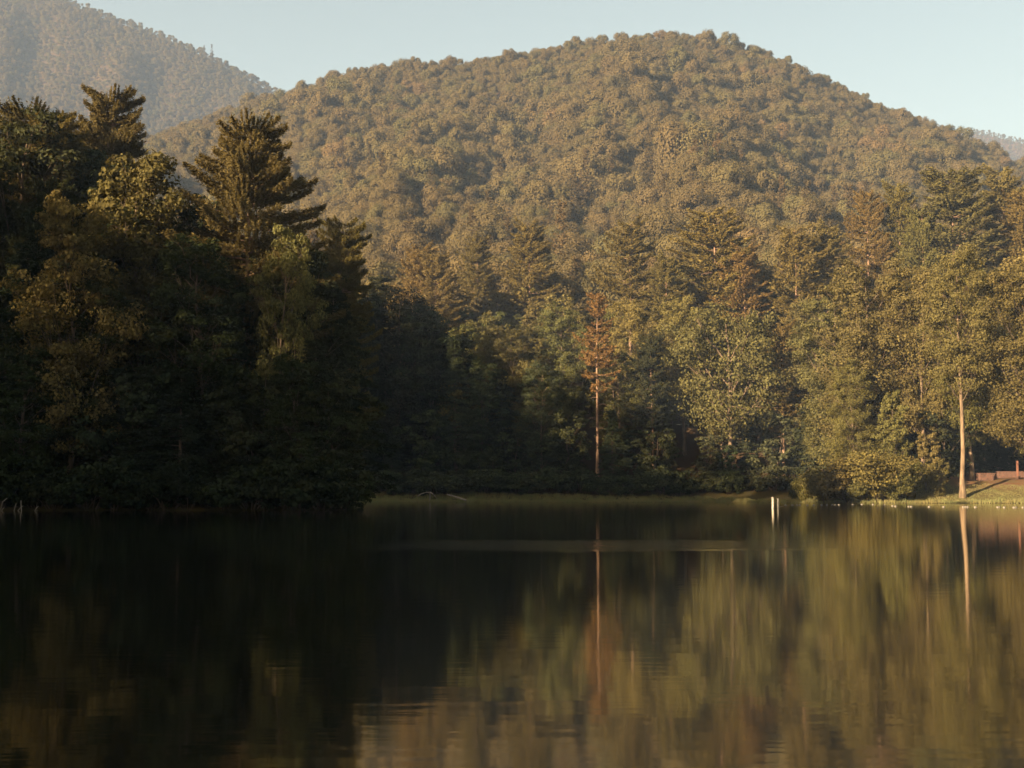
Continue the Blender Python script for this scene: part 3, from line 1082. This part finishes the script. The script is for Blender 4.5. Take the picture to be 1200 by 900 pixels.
# right flank, nearer
q = jitter_grid(66, 135, 262, 300, 11)
tx = q[:, 0] / q[:, 1]
q = q[(tx > .22) & (tx < .44)]
for x, y in q:
    tree('tall_broad', x, y, R.uniform(20, 30), (C_BROAD, C_OLIVE)[int(R.integers(2))], R.uniform(.9, 1.1), group='broadleaf wood behind the right shore')


# ------------------------------------------------------------------ lake
def water_mat():
    m, nt, out = new_mat('still_dark_water')
    df = N(nt, 'ShaderNodeBsdfDiffuse')
    df.inputs[0].default_value = (.006, .0065, .004, 1)
    b = N(nt, 'ShaderNodeBsdfGlossy')
    b.inputs[0].default_value = (.95, .93, .88, 1)
    fr = N(nt, 'ShaderNodeFresnel')
    fr.inputs[0].default_value = 1.33
    ms = N(nt, 'ShaderNodeMixShader')
    nt.links.new(math_n(nt, 'POWER', fr.outputs[0], .5), ms.inputs[0])
    nt.links.new(df.outputs[0], ms.inputs[1])
    nt.links.new(b.outputs[0], ms.inputs[2])
    ge = N(nt, 'ShaderNodeNewGeometry')
    sep = N(nt, 'ShaderNodeSeparateXYZ')
    nt.links.new(ge.outputs['Position'], sep.inputs[0])

    def noise(sx, sy, detail):
        mp = N(nt, 'ShaderNodeMapping')
        mp.inputs['Scale'].default_value = (sx, sy, 1)
        mp.inputs['Rotation'].default_value = (.4, .3, .12)
        nt.links.new(ge.outputs['Position'], mp.inputs[0])
        z = N(nt, 'ShaderNodeTexNoise')
        z.inputs['Scale'].default_value = 1
        z.inputs['Detail'].default_value = detail
        nt.links.new(mp.outputs[0], z.inputs['Vector'])
        return z.outputs[0]
    swell = noise(1.1, 3.4, 3)
    fine = noise(3, 8, 2)
    # a breath of wind has roughened one patch of the lake
    wob = noise(.25, .25, 3)
    xx = math_n(nt, 'ADD', sep.outputs[0], math_n(nt, 'MULTIPLY', math_n(nt, 'SUBTRACT', wob, .5), 3.0))
    yv = math_n(nt, 'ADD', sep.outputs[1], math_n(nt, 'MULTIPLY', math_n(nt, 'SUBTRACT', wob, .5), 2.5))
    my = math_n(nt, 'MULTIPLY', maprange(nt, yv, 23.6, 25.2, 0, 1, True), maprange(nt, yv, 31.0, 29.6, 0, 1, True))
    mx = math_n(nt, 'MULTIPLY', maprange(nt, xx, -4.2, -.5, 0, 1, True), maprange(nt, xx, 8.5, 3.0, 0, 1, True))
    patch = math_n(nt, 'MULTIPLY', my, mx)
    rip = noise(3.2, 1.3, 3)
    h = math_n(nt, 'ADD', math_n(nt, 'MULTIPLY', swell, .0014), math_n(nt, 'MULTIPLY', fine, .0004))
    h = math_n(nt, 'ADD', h, math_n(nt, 'MULTIPLY', math_n(nt, 'MULTIPLY', rip, .02), patch))
    bp = N(nt, 'ShaderNodeBump')
    bp.inputs['Strength'].default_value = 1
    bp.inputs['Distance'].default_value = 1
    nt.links.new(h, bp.inputs['Height'])
    nt.links.new(bp.outputs[0], b.inputs['Normal'])
    nt.links.new(maprange(nt, patch, 0, 1, .05, .10), b.inputs['Roughness'])
    nt.links.new(ms.outputs[0], out.inputs[0])
    return m


gxy = np.array([(-320, -10, 0), (320, -10, 0), (320, 300, 0), (-320, 300, 0)], float)
tag(link('water', mesh_np('water', gxy, [(0, 1, 2, 3)], None, [water_mat()])), kind='structure')


# ------------------------------------------------------------------ shore grass
def grass_mat():
    m, nt, out = new_mat('marsh_grass')
    ge = N(nt, 'ShaderNodeNewGeometry')
    nz = N(nt, 'ShaderNodeTexNoise')
    nz.inputs['Scale'].default_value = .3
    nt.links.new(ge.outputs['Position'], nz.inputs['Vector'])
    a = mixc(nt, (.16, .175, .075), (.20, .18, .08), maprange(nt, nz.outputs[0], .4, .65))
    b = mixc(nt, a, (.17, .13, .055), maprange(nt, ge.outputs['Random Per Island'], .5, 1, 0, .7))
    foliage_shader(nt, out, b, .35)
    return m


def blades(pts, hmin, hmax, w, rng):
    n = len(pts)
    h = rng.uniform(hmin, hmax, n) * (.72 + .38 * np.sin(pts[:, 0] * .9 + 1.7 * np.sin(pts[:, 1] * .6)) * np.sin(pts[:, 0] * .23 + .5) + .25 * np.sin(pts[:, 0] * 2.7))
    h = np.maximum(h, .06)
    a = rng.uniform(0, 2 * PI, n)
    bend = rng.normal(0, .22, (n, 2)) * h[:, None]
    s = np.column_stack([np.cos(a), np.sin(a), 0 * a]) * w / 2
    b = pts - np.array([0, 0, .05])
    mid = pts + np.column_stack([bend * .35, h * .6])
    tip = pts + np.column_stack([bend, h])
    V = np.stack([b - s, b + s, mid + s * .7, mid - s * .7, tip], 1).reshape(-1, 3)
    i = np.arange(n)[:, None] * 5
    return V, i + np.array([[0, 1, 2, 3]]), i + np.array([[3, 2, 4]])


M_GRASS = grass_mat()


def grass_patch(name, label, x0, x1, y0, y1, cnt, smin, smax, hmin, hmax, w=.05):
    P = np.column_stack([R.uniform(x0, x1, cnt), R.uniform(y0, y1, cnt)])
    sd = lake_sd(P[:, 0], P[:, 1])
    P = P[(sd > smin) & (sd < smax)]
    Z = ground_z(P[:, 0], P[:, 1])
    V, Q, T = blades(np.column_stack([P, Z]), hmin, hmax, w, R)
    tag(link(name, mesh_np(name, V, Q, T, [M_GRASS])), label, 'grass', kind='stuff')


grass_patch('marsh_grass', 'shaded olive marsh grass along the centre shore under dark trees', -36, 51, 262, 290, 90000, -.8, 9, .38, .8, .08)
grass_patch('reeds', 'sunlit golden reeds and grass along the right shore by the water', 51, 100, 205, 268, 60000, -.5, 3.2, .4, .95, .06)
grass_patch('lawn_grass', 'short dry lawn grass on the sunny bank at right', 60, 105, 212, 248, 50000, 3.2, 17, .08, .22, .06)

# ------------------------------------------------------------------ small things on the shore
def plain_mat(name, c1, c2, scale=8, rough=.7):
    m, nt, out = new_mat(name)
    b = N(nt, 'ShaderNodeBsdfPrincipled')
    tc = N(nt, 'ShaderNodeTexCoord')
    nz = N(nt, 'ShaderNodeTexNoise')
    nz.inputs['Scale'].default_value = scale
    nz.inputs['Detail'].default_value = 5
    nt.links.new(tc.outputs['Object'], nz.inputs['Vector'])
    nt.links.new(mixc(nt, c1, c2, maprange(nt, nz.outputs[0], .38, .66, 0, 1, True)), b.inputs['Base Color'])
    b.inputs['Roughness'].default_value = rough
    nt.links.new(b.outputs[0], out.inputs[0])
    return m


M_WHITE = plain_mat('weathered_white_paint', (.22, .20, .168), (.15, .135, .11), 5)
M_FLOAT = plain_mat('white_plastic', (.13, .115, .09), (.09, .08, .065), 6, .5)
M_ROPE = plain_mat('wet_rope', (.10, .085, .06), (.16, .13, .09), 20)
M_RED = plain_mat('red_stained_timber', (.10, .040, .024), (.15, .062, .036), 4, .8)


def stone_mat():
    m, nt, out = new_mat('red_brown_stonework')
    b = N(nt, 'ShaderNodeBsdfPrincipled')
    tc = N(nt, 'ShaderNodeTexCoord')
    vo = N(nt, 'ShaderNodeTexVoronoi')
    vo.inputs['Scale'].default_value = 3.2
    nt.links.new(tc.outputs['Object'], vo.inputs['Vector'])
    ve = N(nt, 'ShaderNodeTexVoronoi', feature='DISTANCE_TO_EDGE')
    ve.inputs['Scale'].default_value = 3.2
    nt.links.new(tc.outputs['Object'], ve.inputs['Vector'])
    sp = N(nt, 'ShaderNodeSeparateColor')
    nt.links.new(vo.outputs['Color'], sp.inputs[0])
    c = mixc(nt, (.060, .026, .017), (.11, .050, .033), sp.outputs[0])
    c = mixc(nt, (.085, .06, .045), c, maprange(nt, ve.outputs[0], .02, .06, 0, 1))
    nt.links.new(c, b.inputs['Base Color'])
    b.inputs['Roughness'].default_value = .9
    bp = N(nt, 'ShaderNodeBump')
    bp.inputs['Distance'].default_value = .04
    nt.links.new(maprange(nt, ve.outputs[0], 0, .1), bp.inputs['Height'])
    nt.links.new(bp.outputs[0], b.inputs['Normal'])
    nt.links.new(b.outputs[0], out.inputs[0])
    return m


M_STONE = stone_mat()


# two white posts standing in the water
def post(px, py_top, Y, r, label):
    x, zt = at(px, py_top, Y)
    o = link('post', None)
    o.location = (x, Y, 0)
    tag(o, label, 'post', 'white posts at the end of the swim line')
    g = Geo()
    zz = np.linspace(-2.2, zt, 8)
    g.tube(np.column_stack([.012 * np.sin(zz * 2), 0 * zz, zz]), np.full(8, r), 14, True, .04)
    link('shaft', g.mesh('post_shaft', [M_WHITE], True), o)
    g = Geo()
    g.tube(np.array([(0, 0, zt - .03), (0, 0, zt + .02), (0, 0, zt + .06)]), [r * 1.12, r * 1.12, r * .55], 14, True)
    link('cap', g.mesh('post_cap', [M_WHITE], True), o)
    return o


post(905.5, 583.2, 116, .11, 'thicker taller white post standing in the lake, left of the pair')
post(911.5, 584.8, 128, .09, 'thinner shorter white post standing in the lake, right of the pair')

# float line
FL = [(920.5, 592.4), (928.7, 592.3), (934.0, 592.2), (937.2, 592.2), (946.3, 592.3), (953.6, 592.2), (962.7, 592.1), (969.0, 592.0), (975.3, 591.9),
      (979.0, 591.8), (983.2, 591.7), (999.3, 591.4), (1010, 591.4), (1023, 591.4), (1036.7, 592.0), (1046, 593.2), (1049.5, 593.6), (1065, 594.0), (1068, 594.0),
      (1089, 594.3), (1106, 594.4), (1129, 594.5), (1131.3, 594.5), (1133.6, 594.5), (1143, 594.6), (1169, 594.8), (1170.8, 594.8), (1177, 594.9), (1188, 595), (1190.3, 595),
      (1199, 595.1)]


def water_pt(px, py):
    v = (450 - py) / F
    k = -CAMH / (SP + v * CP)
    return (px - 600) / F * k, (CP - v * SP) * k


g = Geo()
s = np.linspace(0, 1, 9)
g.tube(np.column_stack([(s - .5) * .34, 0 * s, 0 * s]), [.035, .075, .10, .115, .12, .115, .10, .075, .035], 12, True)
float_me = g.mesh('float_shell', [M_FLOAT], True)
g = Geo()
for e in (-1, 1):
    g.tube(np.array([(e * .165, 0, 0), (e * .20, 0, 0)]), [.03, .022], 8, True)
collar_me = g.mesh('float_collar', [M_ROPE], True)
ropepts = []
flo = []
p2 = at(911.5, 594, 128)
ropepts.append((p2[0], 128, .02))
for i, (px, py) in enumerate(FL):
    x, y = water_pt(px, py)
    o = link('swim_float', None)
    o.location = (x, y, .035)
    o.rotation_euler = (0, 0, R.normal(0, .35))
    o.scale = (.85,) * 3
    link('shell', float_me, o)
    link('collar', collar_me, o)
    flo.append((px, o))
    ropepts.append((x, y, -.012))
g = Geo()
rp = np.array(ropepts)
g.tube(rp, np.full(len(rp), .014), 5)
tag(link('rope', g.mesh('rope', [M_ROPE])), 'thin dark rope threading the row of white floats across the water', 'rope')
for i, (px, o) in enumerate(flo):
    o['_px'] = px

# fallen tree at the marsh edge
o = link('fallen_log', None)
x, _ = at(536, 583, 271.5)
y = 271.0
o.location = (x, y, 0)
tag(o, 'bleached fallen log with forked dead limbs lying at the edge of the marsh grass', 'log')


def rel(px, py, Y):
    X_, Z_ = at(px, py, Y)
    return (X_ - x, Y - y, Z_)


g = Geo()
pp = np.array([rel(524, 579.5, 272.5), rel(530, 581, 272), rel(537, 583.2, 271.3), rel(546, 586.4, 270.5)])
g.tube(pp, [.10, .14, .17, .2], 8, True, .15)
link('trunk', g.mesh('log_trunk', [M_DEADWOOD], True), o)
for br in ([(503.5, 586.5, 271), (504, 581, 271), (504.3, 576, 271)], [(504.2, 576.5, 271), (508, 579.5, 271), (512.5, 584.5, 271.4)],
           [(489, 581.5, 272), (494, 578.5, 272), (500, 577, 272), (504, 576.8, 271.2)]):
    g = Geo()
    g.tube(np.array([rel(*b) for b in br]), np.linspace(.12, .07, len(br)), 6, True, .1)
    link('limb', g.mesh('log_limb', [M_DEADWOOD], True), o)

# drift branches at far left
for j, (px0, sticks, lb) in enumerate((
        (4, [[(0, 592), (3, 588), (8, 584)], [(1, 591), (5, 594.5)]], 'pale forked branch poking from the water at the extreme left edge'),
        (22, [[(16, 597.5), (18, 593), (19, 590)], [(25.5, 597), (24.5, 591), (24.6, 586.5)], [(20, 597.5), (24, 595), (27, 593)]], 'pale broken branch with upright twigs in the water near left edge'),
        (43, [[(40, 596.8), (43, 595), (45.5, 593)], [(41, 597), (44, 598.2)]], 'small pale stick lying at the waterline, right of the broken branch'))):
    Yd = 97.0
    x, _ = at(px0, 597, Yd)
    y = Yd
    o = link('fallen_branch', None)
    o.location = (x, y, 0)
    tag(o, lb, 'branch', 'fallen branches in the water by the left bank')
    for st in sticks:
        g = Geo()
        pts = np.array([rel(a, b, Yd) for a, b in st])
        pts[0, 2] = min(pts[0, 2], -.1)
        g.tube(pts, np.linspace(.05, .025, len(st)), 5, True)
        link('stick', g.mesh('stick', [M_DEADWOOD], True), o)

# bare leaning stick beside the shore bush
o = link('dead_sapling', None)
x, _ = at(978, 580, 236)
y = 236.0
o.location = (x, y, gz(x, y))
g = Geo()
zb = gz(x, y)
pts = np.array([rel(979, 580, 236), rel(974, 573, 236), rel(968.5, 567, 236)]) - np.array([0, 0, zb])
pts[0, 2] = -.2
g.tube(pts, [.1, .08, .04], 6, True)
link('trunk', g.mesh('dead_sapling_trunk', [M_DEADWOOD], True), o)
g = Geo()
pts = np.array([rel(974, 573, 236), rel(972, 571.5, 236), rel(971.5, 568, 236)]) - np.array([0, 0, zb])
g.tube(pts, [.05, .035, .02], 5, True)
link('limb', g.mesh('dead_sapling_limb', [M_DEADWOOD], True), o)
tag(o, 'bare pale leaning sapling between the reeds and the round shore bush', 'dead sapling')


# stone hearth
def stone_courses(g, w, d, h, ch=.25):
    z = -.3
    while z < h - .02:
        t = min(ch * R.uniform(.85, 1.15), h - z)
        xx = -w / 2
        while xx < w / 2 - .02:
            ln = min(R.uniform(.3, .62), w / 2 - xx)
            if w / 2 - xx - ln < .15:
                ln = w / 2 - xx
            g.box((xx + ln / 2, 0, z + t / 2), (ln - .015, d + R.uniform(-.04, .04), t - .012))
            xx += ln
        z += t


x, zt = at(1155, 556.5, 240)
y = 240.0
z0 = gz(x, y)
o = link('stone_hearth', None)
o.location = (x, y, z0)
o.rotation_euler = (0, 0, .12)
tag(o, 'square red brown stone hearth standing on the bare slope of the right bank', 'hearth')
hh = min(1.6, max(1.2, zt - z0))
g = Geo(); stone_courses(g, 2.9, 1.6, hh); link('body', g.mesh('hearth_body', [M_STONE]), o)
g = Geo(); g.box((.05, 0, hh + .06), (3.15, 1.8, .13), 0, .03); link('capstone', g.mesh('hearth_cap', [M_STONE]), o)
g = Geo(); stone_courses(g, .42, .4, hh * .75); b = link('pier', g.mesh('hearth_pier', [M_STONE]), o); b.location = (.75, -1.0, 0)

x, zt = at(1190, 553, 246)
y = 246.0
z0 = gz(x, y)
o = link('low_wall', None)
o.location = (x, y, z0)
tag(o, 'long low red stone wall on top of the bank at the right edge', 'wall')
hh = min(1.1, max(.7, zt - z0))
g = Geo(); stone_courses(g, 9.5, .5, hh); b = link('wall', g.mesh('wall_stones', [M_STONE]), o); b.location = (1.2, 0, 0)
g = Geo(); g.box((1.2, 0, hh + .05), (9.7, .62, .1)); link('coping', g.mesh('wall_coping', [M_STONE]), o)

x, zt = at(1192, 540, 243)
y = 243.0
z0 = gz(x, y)
o = link('timber_post', None)
o.location = (x, y, z0)
tag(o, 'upright red timber post in front of the low stone wall at right edge', 'post')
g = Geo(); g.box((0, 0, (zt - z0) / 2 - .1), (.34, .34, zt - z0 + .2)); link('shaft', g.mesh('timber_shaft', [M_RED]), o)
g = Geo(); stone_courses(g, .62, .6, .5); link('footing', g.mesh('timber_footing', [M_STONE]), o)

x, zt = at(1068.5, 578.8, 231)
y = 231.0
z0 = gz(x, y)
o = link('plank_bench', None)
o.location = (x, y, z0)
tag(o, 'low red plank bench at the lawn edge beside the round shore bush', 'bench')
g = Geo()
for k in (-.17, 0, .17):
    g.box((0, k, .43), (1.5, .15, .05))
link('seat', g.mesh('bench_seat', [M_RED]), o)
for e in (-.55, .55):
    g = Geo(); g.box((e, 0, .16), (.12, .4, .48)); link('leg', g.mesh('bench_leg', [M_RED]), o)

# ------------------------------------------------------------------ labels
ORD = ['nearest', 'second', 'third', 'fourth', 'fifth', 'sixth', 'seventh', 'eighth', 'ninth', 'tenth', 'eleventh', 'twelfth', 'thirteenth',
       'fourteenth', 'fifteenth', 'sixteenth', 'seventeenth', 'eighteenth', 'nineteenth', 'twentieth']
LEFTMARKS = [(62, 'the left golden pine'), (131, 'the tallest pine'), (176, 'the pointed tree'), (291, 'the spreading pine'), (402, 'the golden topped pine')]
MIDMARKS = [(462, 'the round cove tree'), (699, 'the thin centre pine'), (852, 'the forked oak'), (910, 'the white posts')]
RIGHTMARKS = [(1020, 'the shore bush'), (1119, 'the pale poplar'), (1190, 'the red wall')]
WOODMARKS = [(505, 'the close set pines'), (621, 'the lone dusky pine'), (699, 'the thin centre pine'), (765, 'the leaning pine'), (835, 'the broadest pine'),
             (931, 'the bright stemmed pine'), (1016, 'the reddish stemmed pine'), (1119, 'the pale poplar'), (1190, 'the red wall')]
CONTEXT = {
    'trees filling the shaded left bank': ('in left bank shade', LEFTMARKS),
    'low trees at the water of the left bank': ('low over left bank water', LEFTMARKS),
    'bushes overhanging the water of the left bank': ('overhanging left bank water', LEFTMARKS),
    'bushes lining the cove beyond the bank end': ('lining the cove', [(400, 'the bank end')]),
    'shaded understory behind the marsh grass': ('shaded behind marsh grass', MIDMARKS),
    'bushes along the back of the marsh grass': ('edging the marsh grass', MIDMARKS),
    'dark understory behind the right shore': ('deep in right shore shade', RIGHTMARKS),
    'round bushes on the right shore': ('on the right waterline', [(910, 'the white posts')]),
    'broadleaf wood at the foot of the hill': ('in the lower hill wood', WOODMARKS),
    'broadleaf wood behind the right shore': ('in the right shore wood', RIGHTMARKS),
}
NOUN = {'broad_near': 'dark leafy tree', 'broad': 'leafy olive tree', 'tall_broad': 'tall olive tree', 'pine_near': 'dull brown pine', 'pine': 'brown pine',
        'hemlock': 'dark hemlock', 'small_broad': 'small dark sapling', 'shrub': 'dark bush', 'bush': 'big round bush'}
bins = {}
for t in TREES:
    o = t['o']
    del o['_k']
    o['category'] = 'shrub' if t['kind'] in ('shrub', 'bush') else 'tree'
    if t['group']:
        o['group'] = t['group']
    if t['label']:
        o['label'] = t['label']
        continue
    px = 600 + t['x'] / t['y'] * F
    ctx, marks = CONTEXT[t['group']]
    mk = min(marks, key=lambda m_: abs(m_[0] - px))
    bins.setdefault((t['group'], t['kind'], mk, px < mk[0]), []).append((abs(px - mk[0]), o))
for (gname, kind, mk, left), lst in bins.items():
    lst.sort(key=lambda a: a[0])
    for i, (_, o) in enumerate(lst):
        side = 'left' if left else 'right'
        od = 'just' if i == 0 else ORD[i] + ' one'
        o['label'] = f"{NOUN[kind]} {CONTEXT[gname][0]}, {od} {side} of {mk[1]}"
flo.sort(key=lambda a: a[0])
fl_l = [o for px, o in flo if px < 1000]
fl_m = [o for px, o in flo if 1000 <= px < 1119]
fl_r = [o for px, o in flo if px >= 1119]
for grp_, txt in ((fl_l, '{} small white swim line float counting right from the white posts'),
                  (fl_m[::-1], '{} white swim line float left of the pale poplar trunk reflection'),
                  (fl_r, '{} white swim line float right of the pale poplar trunk reflection')):
    for i, o in enumerate(grp_):
        o['label'] = txt.format(ORD[i])
        o['category'] = 'float'
        o['group'] = 'white floats of the swim line'
        del o['_px']

# ------------------------------------------------------------------ air
m, nt, out = new_mat('thin_haze')
v = N(nt, 'ShaderNodeVolumePrincipled')
v.inputs['Color'].default_value = (.44, .63, 1.0, 1)
v.inputs['Density'].default_value = .00011
v.inputs['Anisotropy'].default_value = .0
nt.links.new(v.outputs[0], out.inputs['Volume'])
g = Geo()
g.box(((-1500 + 2400) / 2, 1900, 646), (3900, 4700, 1300))
hz = link('haze', g.mesh('haze', [m]))
tag(hz, 'thin pale haze in the air over the lake and hills', 'haze', kind='stuff')

# ------------------------------------------------------------------ light
w = bpy.data.worlds.new('World')
SC.world = w
w.use_nodes = True
nt = w.node_tree
nt.nodes.clear()
out = nt.nodes.new('ShaderNodeOutputWorld')
bg = nt.nodes.new('ShaderNodeBackground')
sky = nt.nodes.new('ShaderNodeTexSky')
sky.sky_type = 'NISHITA'
sky.sun_disc = False
sky.sun_elevation = SUN_E
sky.sun_rotation = math.atan2(SH[0], SH[1])
sky.air_density = 1.0
sky.dust_density = 1.2
sky.ozone_density = 1.0
nt.links.new(mixc(nt, sky.outputs[0], (1.44, 1.15, .80), 1.0, 'MULTIPLY'), bg.inputs[0])
bg.inputs[1].default_value = .0385
nt.links.new(bg.outputs[0], out.inputs[0])
sl = bpy.data.lights.new('sun', 'SUN')
sl.energy = 5.0
sl.angle = math.radians(.5)
sl.color = (1, .74, .45)
so = link('sun', sl)
from mathutils import Vector
sd = Vector((SH[0] * math.cos(SUN_E), SH[1] * math.cos(SUN_E), math.sin(SUN_E)))
so.rotation_euler = sd.to_track_quat('Z', 'Y').to_euler()
so.location = (-60, -60, 60)

# ------------------------------------------------------------------ camera
cam = bpy.data.cameras.new('camera')
cam.sensor_width = 36
cam.lens = F / 1200 * 36
cam.clip_start = .1
cam.clip_end = 20000
co = link('camera', cam)
co.location = (0, 0, CAMH)
co.rotation_euler = (PI / 2 + PITCH, 0, 0)
SC.camera = co
SC.view_settings.view_transform = 'Standard'
SC.view_settings.look = 'None'
SC.view_settings.exposure = 2.38
SC.view_settings.gamma = 1
SC.cycles.max_bounces = 5
SC.cycles.diffuse_bounces = 2
SC.cycles.glossy_bounces = 2
SC.cycles.transmission_bounces = 2
SC.cycles.volume_bounces = 0
SC.cycles.use_denoising = True
